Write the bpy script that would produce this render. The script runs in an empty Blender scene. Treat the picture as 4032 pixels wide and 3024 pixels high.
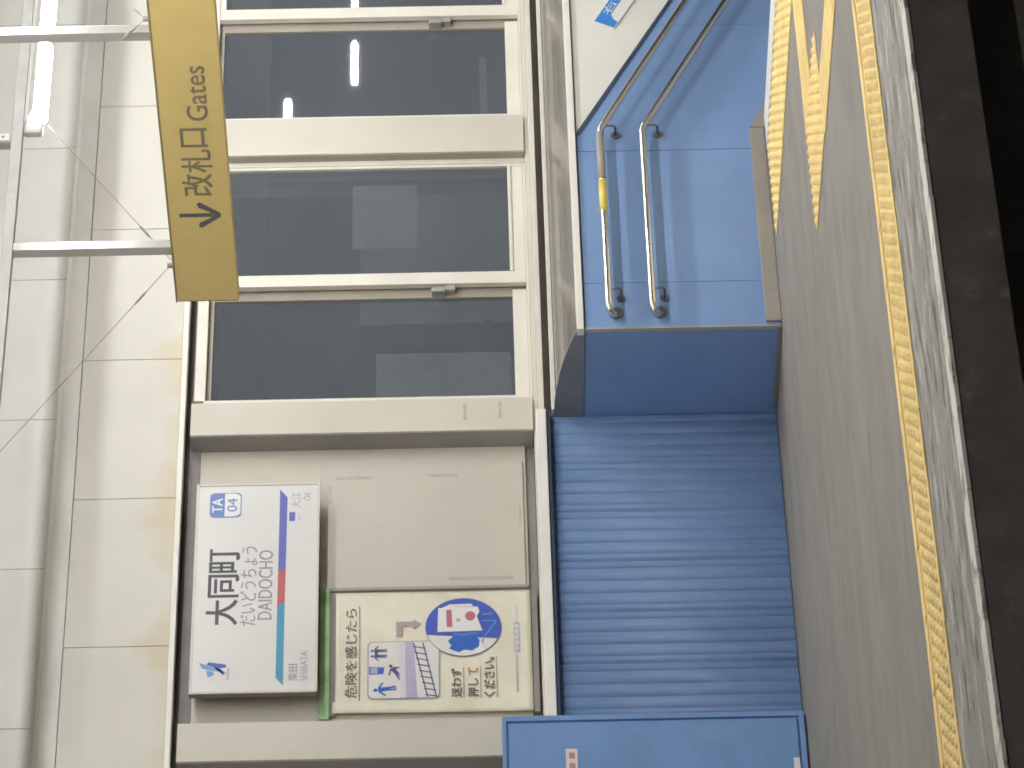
import bpy, bmesh, math, random
from mathutils import Vector, Matrix

random.seed(7)
scene = bpy.context.scene
C = scene.collection

# ------------------------------------------------------------------ camera
EYE = Vector((0.0, 0.0, 1.489))
YAW, PITCH, ROLL = math.radians(42.122), math.radians(-0.616), math.radians(1.1215)
fwd = Vector((math.sin(YAW) * math.cos(PITCH), math.cos(YAW) * math.cos(PITCH), math.sin(PITCH)))
rgt = Vector((math.cos(YAW), -math.sin(YAW), 0.0))
dwn = fwd.cross(rgt)
r2 = math.cos(ROLL) * rgt + math.sin(ROLL) * dwn
d2 = -math.sin(ROLL) * rgt + math.cos(ROLL) * dwn
cam_data = bpy.data.cameras.new('camera')
cam = bpy.data.objects.new('camera', cam_data)
C.objects.link(cam)
# the photograph was taken with the camera turned on its side
cam.matrix_world = Matrix(((d2.x, r2.x, -fwd.x, EYE.x), (d2.y, r2.y, -fwd.y, EYE.y),
                           (d2.z, r2.z, -fwd.z, EYE.z), (0, 0, 0, 1)))
cam_data.sensor_fit = 'HORIZONTAL'
cam_data.sensor_width = 36.0
cam_data.lens = 139.9
cam_data.clip_start = 0.1
cam_data.clip_end = 500
scene.camera = cam

# ------------------------------------------------------------------ night world, exposure
world = bpy.data.worlds.new('World')
scene.world = world
world.use_nodes = True
bgn = world.node_tree.nodes['Background']
bgn.inputs[0].default_value = (0.35, 0.42, 0.6, 1)
bgn.inputs[1].default_value = 0.03
scene.view_settings.view_transform = 'Standard'
scene.view_settings.look = 'None'
scene.view_settings.exposure = 0.19
scene.view_settings.gamma = 1.0
scene.cycles.use_denoising = True
scene.cycles.filter_width = 1.7
scene.cycles.max_bounces = 10
scene.cycles.diffuse_bounces = 5
scene.cycles.caustics_reflective = False
scene.cycles.caustics_refractive = False
LAMP_POWER = 50.0           # emission of the tubes on the raceway by the wall
EDGE_LAMP_POWER = 118.0      # emission of the tubes over the two platform edges
LAMP_COLOUR = (1.0, 0.993, 0.98)

# ------------------------------------------------------------------ materials
def mat(name, c, rough=.6, var=.06, sc=2.5, stretch=(1, 1, 1), bump=0.0, bsc=60, metal=0.0,
        c2=None, lo=.45, hi=.62, c3=None, sc3=1.0, lo3=.55, hi3=.7, stretch3=(1, 1, 1), rnd=0.0, spec=.5, rvar=.08, coat=0, bdet=4, grain=0.0, gsc=110):
    m = bpy.data.materials.new(name)
    m.use_nodes = True
    nt = m.node_tree
    N, L = nt.nodes, nt.links
    b = N['Principled BSDF']
    geo = N.new('ShaderNodeNewGeometry')

    def noise(scale, st, detail=6):
        mp = N.new('ShaderNodeMapping'); mp.inputs['Scale'].default_value = st
        L.new(geo.outputs['Position'], mp.inputs['Vector'])
        n = N.new('ShaderNodeTexNoise'); n.inputs['Scale'].default_value = scale
        n.inputs['Detail'].default_value = detail; n.inputs['Roughness'].default_value = .62
        L.new(mp.outputs[0], n.inputs['Vector'])
        return n.outputs['Fac']

    def mix(fac, a, bb):
        x = N.new('ShaderNodeMix'); x.data_type = 'RGBA'
        L.new(fac, x.inputs[0])
        for s, v in ((x.inputs[6], a), (x.inputs[7], bb)):
            if isinstance(v, tuple): s.default_value = (*v, 1)
            else: L.new(v, s)
        return x.outputs[2]

    def rng(f, a, bb):
        r = N.new('ShaderNodeMapRange'); r.inputs[1].default_value = a; r.inputs[2].default_value = bb
        r.interpolation_type = 'SMOOTHSTEP'
        L.new(f, r.inputs[0]); return r.outputs[0]

    n1 = noise(sc, stretch)
    col = mix(rng(n1, .3, .7), tuple(v * (1 - var) for v in c), tuple(min(1, v * (1 + var)) for v in c))
    if c2: col = mix(rng(noise(sc * 2.3, stretch, 8), lo, hi), col, c2)
    if c3: col = mix(rng(noise(sc3, stretch3, 8), lo3, hi3), col, c3)
    if grain:
        gm = N.new('ShaderNodeHueSaturation'); gr = N.new('ShaderNodeMapRange')
        gr.inputs[1].default_value = .3; gr.inputs[2].default_value = .7
        gr.inputs[3].default_value = 1 - grain; gr.inputs[4].default_value = 1 + grain
        L.new(noise(gsc, (1, 1, 1), 3), gr.inputs[0]); L.new(gr.outputs[0], gm.inputs['Value'])
        L.new(col, gm.inputs['Color']); col = gm.outputs[0]
    if rnd:
        oi = N.new('ShaderNodeObjectInfo')
        hs = N.new('ShaderNodeHueSaturation')
        r = N.new('ShaderNodeMapRange'); r.inputs[3].default_value = 1 - rnd; r.inputs[4].default_value = 1 + rnd
        L.new(oi.outputs['Random'], r.inputs[0]); L.new(r.outputs[0], hs.inputs['Value'])
        L.new(col, hs.inputs['Color']); col = hs.outputs[0]
    L.new(col, b.inputs['Base Color'])
    rr = N.new('ShaderNodeMapRange'); rr.inputs[3].default_value = max(.02, rough - rvar); rr.inputs[4].default_value = min(1, rough + rvar)
    L.new(n1, rr.inputs[0]); L.new(rr.outputs[0], b.inputs['Roughness'])
    b.inputs['Metallic'].default_value = metal
    b.inputs['Specular IOR Level'].default_value = spec
    b.inputs['Coat Weight'].default_value = coat
    if bump:
        bp = N.new('ShaderNodeBump'); bp.inputs['Strength'].default_value = 1; bp.inputs['Distance'].default_value = bump
        L.new(noise(bsc, stretch, bdet), bp.inputs['Height']); L.new(bp.outputs[0], b.inputs['Normal'])
    return m

CREAM = (.70, .665, .575)
M = {}
M['cream_plain'] = mat('cream_plain', (.80, .79, .73), .5, .03, 1.3)
M['cream_panel'] = mat('cream_panel', (.66, .645, .58), .5, .035, 1.3, bump=.0006, bsc=25, rnd=.02)
M['fascia'] = mat('fascia', (.70, .70, .665), .5, .03, 1.2, bump=.0008, bsc=14, rnd=.02)
M['soffit'] = mat('soffit', (.80, .79, .765), .6, .06, 2)
M['white_trim'] = mat('white_trim', (.86, .84, .79), .45, .03, 4)
M['pillar'] = mat('pillar', (.62, .59, .515), .45, .03, 3, bump=.0003, bsc=40, rnd=.015)
M['bay'] = mat('bay', (.60, .565, .49), .5, .04, 2.5, c3=(.5, .47, .41), sc3=5, lo3=.62, hi3=.8)
M['board'] = mat('board', (.56, .525, .46), .5, .035, 2.5, c3=(.45, .42, .37), sc3=6, lo3=.66, hi3=.8)
M['dark_gap'] = mat('dark_gap', (.25, .232, .22), .6, .1, 6)
M['side_shade_gray'] = mat('side_shade_gray', (.30, .285, .27), .55, .06, 6)  # darkened tone for the shaded left sides of the pillars
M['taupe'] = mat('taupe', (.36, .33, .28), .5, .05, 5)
M['sash'] = mat('sash', (.76, .73, .65), .4, .03, 5)
M['blue'] = mat('blue', spec=.3, grain=.05, c=(.215, .345, .615), rough=.45, var=.05, sc=2.2, c3=(.225, .345, .61), sc3=6, lo3=.5, hi3=.75, bump=.0002, bsc=60)
M['blue_siding'] = mat('blue_siding', spec=.3, grain=.08, c=(.135, .222, .405), rough=.5, var=.06, sc=2.0, stretch=(1, 1, .35), c2=(.105, .18, .335), lo=.5, hi=.72, c3=(.17, .255, .415), sc3=14, lo3=.5, hi3=.75, stretch3=(1, 1, .25), rnd=.025)
M['blue_box'] = mat('blue_box', spec=.3, grain=.06, c=(.18, .32, .585), rough=.45, var=.07, sc=3, c3=(.205, .34, .58), sc3=7, lo3=.5, hi3=.75)
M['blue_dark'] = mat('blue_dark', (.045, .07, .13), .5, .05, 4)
M['end_metal'] = mat('end_metal', (.42, .40, .36), .5, .06, 5)
M['end_cap'] = mat('end_cap', (.20, .215, .245), .5, .06, 5)
M['ledge'] = mat('ledge', (.27, .25, .215), .22, .03, 2, bump=.006, bsc=.9, bdet=0, metal=.3, rvar=.02)
M['skirting'] = mat('skirting', (.36, .33, .285), .7, .07, 6, bump=.0008)
M['steel'] = mat('steel', (.78, .77, .74), .2, .01, 2, metal=1.0, rvar=.005)
M['steel_dark'] = mat('steel_dark', (.22, .22, .23), .4, .1, 8, metal=.6)
M['galv'] = mat('galv', (.40, .40, .385), .45, .08, 12, metal=.25)
M['white_pipe'] = mat('white_pipe', (.50, .48, .45), .22, .03, 6, metal=.35)
M['wire'] = mat('wire', (.30, .28, .25), .5, .05, 20)
M['lamp_body'] = mat('lamp_body', (.75, .74, .71), .45, .03, 8)
M['lamp_socket'] = mat('lamp_socket', (.55, .54, .52), .5, .04, 12)
M['sign_yellow'] = mat('sign_yellow', (.76, .585, .225), .45, .04, 5, c3=(.68, .525, .215), sc3=5, lo3=.5, hi3=.8)
M['sign_edge'] = mat('sign_edge', (.36, .30, .17), .5, .05, 6)
M['ink_dark'] = mat('ink_dark', (.075, .07, .085), .5, .05, 20)
M['ink_brown'] = mat('ink_brown', (.16, .14, .12), .6, .1, 40)
M['sign_arrow'] = mat('sign_arrow', (.13, .12, .115), .55, .1, 30)
M['sign_ink'] = mat('sign_ink', (.25, .215, .14), .55, .1, 30)
M['ink_gray'] = mat('ink_gray', (.33, .32, .33), .6, .1, 40)
M['ink_pale'] = mat('ink_pale', (.46, .46, .50), .6, .1, 40)
M['sign_white'] = mat('sign_white', (.72, .72, .71), .3, .02, 2)
M['sign_frame'] = mat('sign_frame', (.66, .62, .56), .35, .03, 6)
M['sign_side'] = mat('sign_side', (.26, .21, .18), .5, .05, 6)
M['band_teal'] = mat('band_teal', (.05, .30, .48), .4, .04, 8)
M['band_red'] = mat('band_red', (.50, .10, .11), .4, .04, 8)
M['band_blue'] = mat('band_blue', (.11, .13, .47), .4, .04, 8)
M['icon_blue'] = mat('icon_blue', (.12, .22, .52), .4, .04, 8)
M['logo_blue'] = mat('logo_blue', (.035, .12, .50), .4, .04, 8)
M['logo_light'] = mat('logo_light', (.14, .34, .68), .4, .04, 8)
M['print_white'] = mat('print_white', (.80, .80, .80), .4, .02, 8)
M['poster'] = mat('poster', (.76, .73, .60), .45, .05, 5, c3=(.66, .62, .46), sc3=3.5, lo3=.5, hi3=.75, bump=.006, bsc=7)
M['poster_blue'] = mat('poster_blue', (.055, .10, .48), .45, .06, 12)
M['poster_blue2'] = mat('poster_blue2', (.03, .12, .52), .45, .06, 12)
M['poster_lav'] = mat('poster_lav', (.45, .43, .60), .5, .05, 12)
M['poster_lav2'] = mat('poster_lav2', (.66, .65, .70), .5, .05, 12)
M['poster_pale'] = mat('poster_pale', (.72, .71, .68), .5, .03, 12)
M['poster_line'] = mat('poster_line', (.36, .33, .43), .5, .05, 12)
M['poster_ink'] = mat('poster_ink', (.08, .09, .26), .5, .05, 12)
M['poster_mauve'] = mat('poster_mauve', (.42, .32, .34), .5, .05, 12)
M['poster_rose'] = mat('poster_rose', (.50, .14, .20), .5, .05, 12)
M['poster_orange'] = mat('poster_orange', (.55, .22, .12), .5, .05, 12)
M['green'] = mat('green', (.33, .52, .27), .4, .15, 12, c3=(.20, .34, .18), sc3=9, lo3=.5, hi3=.7)
M['yellow_tape'] = mat('yellow_tape', (.80, .66, .16), .4, .05, 10)
M['label_pink'] = mat('label_pink', (.80, .68, .66), .5, .03, 10)
M['label_red'] = mat('label_red', (.52, .30, .28), .5, .1, 30)
M['sign_blue'] = mat('sign_blue', (.06, .26, .74), .35, .04, 8)
M['tile_yellow'] = mat('tile_yellow', (.93, .71, .30), .6, .08, 5, c3=(.85, .65, .28), sc3=9, lo3=.52, hi3=.72, rnd=.05, bump=.0006, bsc=120)
M['edge_tile'] = mat('edge_tile', (.82, .79, .71), .65, .08, 6, c3=(.34, .32, .28), sc3=12, lo3=.53, hi3=.62, stretch3=(.5, 1, 1), rnd=.06, bump=.001, bsc=60)
M['floor'] = mat('floor', grain=.22, c=(.282, .262, .236), rough=.75, var=.07, sc=1.6, stretch=(.35, 1, 1), c2=(.235, .22, .20), lo=.4, hi=.7, c3=(.215, .202, .185), sc3=4.5, lo3=.5, hi3=.72, stretch3=(.45, 1, 1), bump=.0012, bsc=90)
M['worn'] = mat('worn', grain=.2, c=(.33, .31, .285), rough=.75, var=.1, sc=6, stretch=(.3, 1, 1), c2=(.50, .48, .43), lo=.53, hi=.60, c3=(.15, .138, .125), sc3=16, lo3=.53, hi3=.62, stretch3=(.2, 1, 1), bump=.0015, bsc=60)
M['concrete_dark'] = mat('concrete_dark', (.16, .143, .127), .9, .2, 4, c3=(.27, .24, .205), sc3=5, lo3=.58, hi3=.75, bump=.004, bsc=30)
M['ballast'] = mat('ballast', (.06, .055, .05), .95, .4, 14, bump=.03, bsc=22)
M['furniture'] = mat('furniture', (.45, .45, .43), .7, .08, 3)
M['roof'] = mat('roof', (.62, .60, .55), .6, .05, 1)
M['room'] = mat('room', (.22, .22, .22), .8, .1, 1)
M['notice'] = mat('notice', (.36, .35, .32), .8, .08, 9)
M['stain'] = mat('stain', (.50, .44, .35), .6, .08, 30)
M['stain2'] = mat('stain2', (.46, .43, .375), .6, .1, 25)

def pane_material():
    m = bpy.data.materials.new('window_glass'); m.use_nodes = True
    nt = m.node_tree; N, L = nt.nodes, nt.links; N.clear()
    out = N.new('ShaderNodeOutputMaterial')
    geo = N.new('ShaderNodeNewGeometry')
    nz = N.new('ShaderNodeTexNoise'); nz.inputs['Scale'].default_value = 2.2; L.new(geo.outputs['Position'], nz.inputs['Vector'])
    col = N.new('ShaderNodeMix'); col.data_type = 'RGBA'
    L.new(nz.outputs['Fac'], col.inputs[0]); col.inputs[6].default_value = (.205, .228, .258, 1); col.inputs[7].default_value = (.265, .288, .315, 1)
    dif = N.new('ShaderNodeBsdfDiffuse'); L.new(col.outputs[2], dif.inputs[0])
    tr = N.new('ShaderNodeBsdfTransparent'); tr.inputs[0].default_value = (.84, .88, .92, 1)
    m1 = N.new('ShaderNodeMixShader'); m1.inputs[0].default_value = .70
    L.new(dif.outputs[0], m1.inputs[1]); L.new(tr.outputs[0], m1.inputs[2])
    gl = N.new('ShaderNodeBsdfGlossy'); gl.inputs['Roughness'].default_value = .015
    fr = N.new('ShaderNodeFresnel'); fr.inputs[0].default_value = 1.6
    m2 = N.new('ShaderNodeMixShader'); inv = N.new('ShaderNodeMath'); inv.operation = 'SUBTRACT'; inv.inputs[0].default_value = 1; L.new(geo.outputs['Backfacing'], inv.inputs[1])
    fm = N.new('ShaderNodeMath'); fm.operation = 'MULTIPLY'; L.new(fr.outputs[0], fm.inputs[0]); L.new(inv.outputs[0], fm.inputs[1])
    L.new(fm.outputs[0], m2.inputs[0]); L.new(m1.outputs[0], m2.inputs[1]); L.new(gl.outputs[0], m2.inputs[2])
    L.new(m2.outputs[0], out.inputs[0])
    return m
M['pane'] = pane_material()

def tube_material(power):
    m = bpy.data.materials.new('lamp_tube_light'); m.use_nodes = True
    nt = m.node_tree; N, L = nt.nodes, nt.links; N.clear()
    out = N.new('ShaderNodeOutputMaterial'); e = N.new('ShaderNodeEmission')
    e.inputs[0].default_value = (*LAMP_COLOUR, 1); e.inputs[1].default_value = power
    L.new(e.outputs[0], out.inputs[0])
    return m
M['tube'] = tube_material(LAMP_POWER)
M['edge_tube'] = tube_material(EDGE_LAMP_POWER)

def stained_panel(m):
    # rusty yellow water marks creeping up from the bottom edge of the panels
    nt = m.node_tree; N, L = nt.nodes, nt.links
    b = N['Principled BSDF']; old = b.inputs['Base Color'].links[0].from_socket
    geo = N.new('ShaderNodeNewGeometry'); sep = N.new('ShaderNodeSeparateXYZ'); L.new(geo.outputs['Position'], sep.inputs[0])
    mp = N.new('ShaderNodeMapping'); mp.inputs['Scale'].default_value = (1, 1, .3); L.new(geo.outputs['Position'], mp.inputs[0])
    n = N.new('ShaderNodeTexNoise'); n.inputs['Scale'].default_value = 2.4; n.inputs['Detail'].default_value = 6; L.new(mp.outputs[0], n.inputs['Vector'])
    h = N.new('ShaderNodeMapRange'); h.inputs[1].default_value = 2.89; h.inputs[2].default_value = 3.16
    h.inputs[3].default_value = .34; h.inputs[4].default_value = -.12; L.new(sep.outputs[2], h.inputs[0])
    a = N.new('ShaderNodeMath'); a.operation = 'ADD'; L.new(n.outputs['Fac'], a.inputs[0]); L.new(h.outputs[0], a.inputs[1])
    r = N.new('ShaderNodeMapRange'); r.inputs[1].default_value = .62; r.inputs[2].default_value = .85; r.inputs[4].default_value = .75; L.new(a.outputs[0], r.inputs[0])
    x = N.new('ShaderNodeMix'); x.data_type = 'RGBA'; L.new(r.outputs[0], x.inputs[0]); L.new(old, x.inputs[6]); x.inputs[7].default_value = (.62, .535, .36, 1)
    L.new(x.outputs[2], b.inputs['Base Color'])
stained_panel(M['cream_panel'])

# ------------------------------------------------------------------ mesh helpers
def wloc(o):
    v = Vector((0, 0, 0))
    while o is not None:
        v += o.location; o = o.parent
    return v

class G:
    """collects shapes in world metres; build() links them as one mesh object"""
    def __init__(s): s.bm = bmesh.new()
    def box(s, x0, x1, y0, y1, z0, z1, bev=0):
        b = bmesh.new()
        bmesh.ops.create_cube(b, size=1)
        for v in b.verts:
            v.co = Vector(((x0 + x1) / 2 + v.co.x * (x1 - x0), (y0 + y1) / 2 + v.co.y * (y1 - y0), (z0 + z1) / 2 + v.co.z * (z1 - z0)))
        if bev:
            bmesh.ops.bevel(b, geom=b.edges[:], offset=bev, segments=2, affect='EDGES', profile=.6)
        s._merge(b); return s
    def _merge(s, b):
        me = bpy.data.meshes.new('t'); b.to_mesh(me); b.free(); s.bm.from_mesh(me); bpy.data.meshes.remove(me)
    def prism(s, pts, axis, a, b, bev=0):
        """polygon given in the two other axes, extruded along axis from a to b"""
        bb = bmesh.new()
        def P(p, t):
            return {'x': (t, p[0], p[1]), 'y': (p[0], t, p[1]), 'z': (p[0], p[1], t)}[axis]
        v0 = [bb.verts.new(P(p, a)) for p in pts]; v1 = [bb.verts.new(P(p, b)) for p in pts]
        n = len(pts)
        bb.faces.new(v0); bb.faces.new(v1[::-1])
        for i in range(n):
            bb.faces.new((v0[i], v1[i], v1[(i + 1) % n], v0[(i + 1) % n]))
        bmesh.ops.recalc_face_normals(bb, faces=bb.faces[:])
        if bev: bmesh.ops.bevel(bb, geom=bb.edges[:], offset=bev, segments=2, affect='EDGES', profile=.6)
        s._merge(bb); return s
    def tube(s, path, r, n=10, caps=True):
        path = [Vector(p) for p in path]; rings = []
        radii = r if isinstance(r, (list, tuple)) else [r] * len(path)
        for i, p in enumerate(path):
            t = (path[min(i + 1, len(path) - 1)] - path[max(i - 1, 0)]).normalized()
            u = t.cross(Vector((0, 0, 1)))
            if u.length < 1e-3: u = t.cross(Vector((0, 1, 0)))
            u.normalize(); w = t.cross(u)
            rings.append([s.bm.verts.new(p + (u * math.cos(2 * math.pi * k / n) + w * math.sin(2 * math.pi * k / n)) * radii[i]) for k in range(n)])
        for a, b in zip(rings, rings[1:]):
            for k in range(n):
                s.bm.faces.new((a[k], a[(k + 1) % n], b[(k + 1) % n], b[k]))
        if caps:
            s.bm.faces.new(rings[0][::-1]); s.bm.faces.new(rings[-1])
        return s
    def mesh(s, origin, smooth=False):
        me = bpy.data.meshes.new('mesh')
        bmesh.ops.recalc_face_normals(s.bm, faces=s.bm.faces[:])
        bmesh.ops.translate(s.bm, verts=s.bm.verts[:], vec=-Vector(origin))
        s.bm.to_mesh(me); s.bm.free()
        if smooth: me.shade_smooth()
        return me
    def build(s, name, material, parent=None, smooth=False):
        xs = [v.co for v in s.bm.verts]
        lo = Vector((min(v.x for v in xs), min(v.y for v in xs), min(v.z for v in xs)))
        hi = Vector((max(v.x for v in xs), max(v.y for v in xs), max(v.z for v in xs)))
        org = Vector(((lo.x + hi.x) / 2, (lo.y + hi.y) / 2, lo.z))
        me = s.mesh(org, smooth)
        me.materials.append(M[material])
        return link(name, me, org, parent)

def link(name, me, org, parent=None):
    o = bpy.data.objects.new(name, me); C.objects.link(o)
    o.parent = parent
    o.location = Vector(org) - (wloc(parent) if parent else Vector((0, 0, 0)))
    return o

def tag(o, label=None, cat=None, group=None, kind=None):
    if label: o['label'] = label
    if cat: o['category'] = cat
    if group: o['group'] = group
    if kind: o['kind'] = kind
    return o

def empty(name, loc, label=None, cat=None, group=None):
    o = bpy.data.objects.new(name, None); C.objects.link(o); o.location = loc
    o.empty_display_size = .1
    return tag(o, label, cat, group)

def box(name, x0, x1, y0, y1, z0, z1, m, parent=None, bev=0):
    return G().box(x0, x1, y0, y1, z0, z1, bev).build(name, m, parent)

def text_mesh(body):
    cu = bpy.data.curves.new('t', 'FONT'); cu.body = body; cu.resolution_u = 4
    o = bpy.data.objects.new('t', cu); C.objects.link(o)
    dg = bpy.context.evaluated_depsgraph_get(); dg.update()
    me = bpy.data.meshes.new_from_object(o.evaluated_get(dg))
    bpy.data.objects.remove(o); bpy.data.curves.remove(cu)
    return me

def text(name, body, u0, u1, z0, z1, plane, m, parent, face='-y', th=.0012, bold=0.0):
    """flat lettering fitted into a rectangle on a wall plane (Y = plane, or X = plane read from -X)"""
    me = text_mesh(body)
    bm = bmesh.new(); bm.from_mesh(me); bpy.data.meshes.remove(me)
    bmesh.ops.remove_doubles(bm, verts=bm.verts[:], dist=1e-5)
    xs = [v.co.x for v in bm.verts]; ys = [v.co.y for v in bm.verts]
    x0, x1, y0, y1 = min(xs), max(xs), min(ys), max(ys)
    for v in bm.verts:
        u = u0 + (v.co.x - x0) / (x1 - x0) * (u1 - u0); z = z0 + (v.co.y - y0) / (y1 - y0) * (z1 - z0)
        v.co = Vector((u, plane, z)) if face == '-y' else Vector((plane, u, z))
    if bold:
        # thicken the strokes by moving the outline outwards
        edges = [e for e in bm.edges if e.is_boundary]
        off = {}
        for e in edges:
            f = e.link_faces[0]; mid = (e.verts[0].co + e.verts[1].co) / 2
            d = (e.verts[1].co - e.verts[0].co); nrm = Vector((0, 1, 0)) if face == '-y' else Vector((1, 0, 0))
            p = d.cross(nrm)
            if p.length < 1e-9: continue
            p.normalize()
            if (f.calc_center_median() - mid).dot(p) > 0: p = -p
            for v in e.verts: off.setdefault(v, Vector()); off[v] += p
        for v, p in off.items():
            if p.length > 1e-6: v.co += p.normalized() * bold
    r = bmesh.ops.extrude_face_region(bm, geom=bm.faces[:])
    d = Vector((0, -th, 0)) if face == '-y' else Vector((-th, 0, 0))
    bmesh.ops.translate(bm, verts=[e for e in r['geom'] if isinstance(e, bmesh.types.BMVert)], vec=d)
    g = G(); g.bm.free(); g.bm = bm
    return g.build(name, m, parent)

def plate(name, pts, y, m, parent, th=.0012):
    return G().prism(pts, 'y', y - th, y).build(name, m, parent)

def ellipse(cx, cz, rx, rz, n=40, a0=0, a1=2 * math.pi):
    full = abs(a1 - a0 - 2 * math.pi) < 1e-6
    return [(cx + rx * math.cos(a0 + (a1 - a0) * k / (n if full else n - 1)), cz + rz * math.sin(a0 + (a1 - a0) * k / (n if full else n - 1))) for k in range(n)]

def rrect(x0, x1, z0, z1, r, n=6):
    P = []
    for cx, cz, a in ((x1 - r, z1 - r, 0), (x0 + r, z1 - r, 90), (x0 + r, z0 + r, 180), (x1 - r, z0 + r, 270)):
        for k in range(n + 1):
            t = math.radians(a + 90 * k / n); P.append((cx + r * math.cos(t), cz + r * math.sin(t)))
    return P

# ================================================================== SETTING
XL, XR = 3.0, 24.0
STAIR_X, STAIR_Y = 14.10, 11.86
g = G()
g.box(XL, STAIR_X, 9.82, 14.70, -.214, 0)
g.box(STAIR_X, XR, 9.82, STAIR_Y, -.214, 0)
tag(g.build('platform_floor', 'floor'), kind='structure')
tag(box('platform_edge_band', XL, XR, 9.165, 9.817, -.214, .0, 'worn'), kind='structure')
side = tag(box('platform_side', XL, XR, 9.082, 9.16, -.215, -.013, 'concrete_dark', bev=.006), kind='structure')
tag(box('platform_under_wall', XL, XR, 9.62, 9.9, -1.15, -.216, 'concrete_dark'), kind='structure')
tag(box('track_bed', -60, 120, -40, 60, -1.35, -1.15, 'ballast'), kind='structure')
tag(box('opposite_platform', -12, 60, -10, 3.6, -1.149, 0, 'floor'), kind='structure')
tag(box('stairwell_wall', STAIR_X + .002, 19, STAIR_Y - .2, STAIR_Y - .002, -2.8, -.255, 'cream_plain'), kind='structure')
tag(box('canopy_roof', XL, XR, 8.9, 14.5, 4.25, 4.33, 'roof'), kind='structure')

# white nosing tiles along the platform edge
band = empty('edge_nosing', (8.0, 9.1, -.03), 'row of worn pale nosing tiles along the platform edge above the dark track', 'platform edge')
base = G().box(-.1535, .1535, -.049, .049, -.011, .003, .003).mesh((0, 0, 0)); base.materials.append(M['edge_tile'])
k = 0
x = 8.675 + .15 - .3105 * 18
while x < 20:
    t = link('nosing_tile', base, (x, 9.116 + random.uniform(-.002, .002), random.uniform(-.0015, .0015)), band)
    t.rotation_euler.z = random.uniform(-.006, .006)
    x += .3105

# tactile paving -------------------------------------------------------
def dots(g, x0, y0, w, d, nx, ny, r=.018, h=.008, z=.006):
    for i in range(nx):
        for j in range(ny):
            cx, cy = x0 + (i + .5) * w / nx, y0 + (j + .5) * d / ny
            a = [g.bm.verts.new((cx + r * math.cos(q * math.pi / 4), cy + r * math.sin(q * math.pi / 4), z)) for q in range(8)]
            b = [g.bm.verts.new((cx + .62 * r * math.cos(q * math.pi / 4), cy + .62 * r * math.sin(q * math.pi / 4), z + h)) for q in range(8)]
            g.bm.faces.new(b)
            for q in range(8): g.bm.faces.new((a[q], a[(q + 1) % 8], b[(q + 1) % 8], b[q]))
gt = G().box(-.147, .147, 0, .455, 0, .006, .002)
dots(gt, -.15, .012, .30, .30, 5, 5)
gt.box(-.14, .14, .355, .405, .006, .0115, .002)
edge_me = gt.mesh((0, 0, 0)); edge_me.materials.append(M['tile_yellow'])
strip = empty('tactile_strip', (9, 10.04, 0), 'long yellow tactile strip with raised dots along the platform edge', 'tactile paving')
for k in range(-22, 18):
    t = link('tile', edge_me, (11.129 - .15 - .3 * k, 9.815 + random.uniform(-.003, .003), 0), strip)
    t.rotation_euler.z = random.uniform(-.006, .006)
dot_me = dots_g = G().box(-.148, .148, -.148, .148, 0, .006, .002)
dots(dots_g, -.15, -.15, .30, .30, 5, 5)
dot_me = dots_g.mesh((0, 0, 0)); dot_me.materials.append(M['tile_yellow'])
lg = G().box(-.148, .148, -.163, .163, 0, .006, .002)
for q in range(4): lg.box(-.14, .14, -.135 + q * .075, -.1 + q * .075, .006, .0078, .0006)
line_me = lg.mesh((0, 0, 0)); line_me.materials.append(M['tile_yellow'])
path = empty('tactile_path', (11.9, 11.8, 0), 'yellow tactile guide path turning a corner towards the stairs', 'tactile paving')
for i in range(2):
    for j in range(2):
        link('tile', dot_me, (11.90 + .3 * i, 11.62 + .3 * j, 0), path)
for k in range(3): link('tile', line_me, (12.50 + .3 * k, 11.935, 0), path)
for k in range(4):
    t = link('tile', line_me, (11.885, 11.32 - .3 * k, 0), path); t.rotation_euler.z = math.pi / 2
stairstrip = empty('tactile_strip', (13.56, 12.7, 0), 'double row of yellow dotted tactile tiles across the top of the stairs', 'tactile paving')
for i in range(2):
    for j in range(6):
        link('tile', dot_me, (13.42 + .3 * i, 13.50 - .3 * j, 0), stairstrip)
box('step_edging', 13.895, 14.098, 11.87, 13.66, .0005, .012, 'white_trim', stairstrip, .003)

# staircase going down to the gates -----------------------------------------
stairs = empty('staircase', (15.5, 12.8, -2.5), 'staircase going down beside the blue handrail wall', 'stairs')
for k in range(12):
    box('step', STAIR_X + .002 + .3 * k, STAIR_X + .30 + .3 * k, STAIR_Y, 13.795, -2.6, -.157 * (k + 1), 'skirting', stairs, .006)

# ================================================================== STATION BUILDING
bld = empty('station_building', (13.0, 14.6, 0), 'cream station building with dark windows above blue wall panels', 'building')
PIL = [(8.86, 9.07), (10.808, 11.025), (12.77, 12.98), (14.693, 14.961), (16.68, 16.90), (18.62, 18.85)]
# lower cream panels above the windows, 0.9 m wide
for k in range(-7, 8):
    x0 = 14.177 + .9 * k
    box('wall_panel', x0 + .002, x0 + .898, 14.45, 14.50, 2.902, 3.388, 'cream_panel', bld, .0025)
G().prism([(14.448, 3.391), (14.402, 3.466), (14.402, 3.49), (14.50, 3.49), (14.50, 3.391)], 'x', XL, XR).build('cove', 'soffit', bld)
for k in range(-7, 8):
    x0 = 13.786 + .9365 * k
    box('fascia_panel', x0 + .002, x0 + .9345, 14.40, 14.422, 3.491, 4.248, 'fascia', bld, .002)
    # shallow long ribs that run along the fascia panels
box('fascia_trim', XL, XR, 14.386, 14.422, 3.467, 3.489, 'white_trim', bld, .002)
box('wall_trim', XL, XR, 14.425, 14.50, 2.872, 2.899, 'white_trim', bld, .002)
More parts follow.
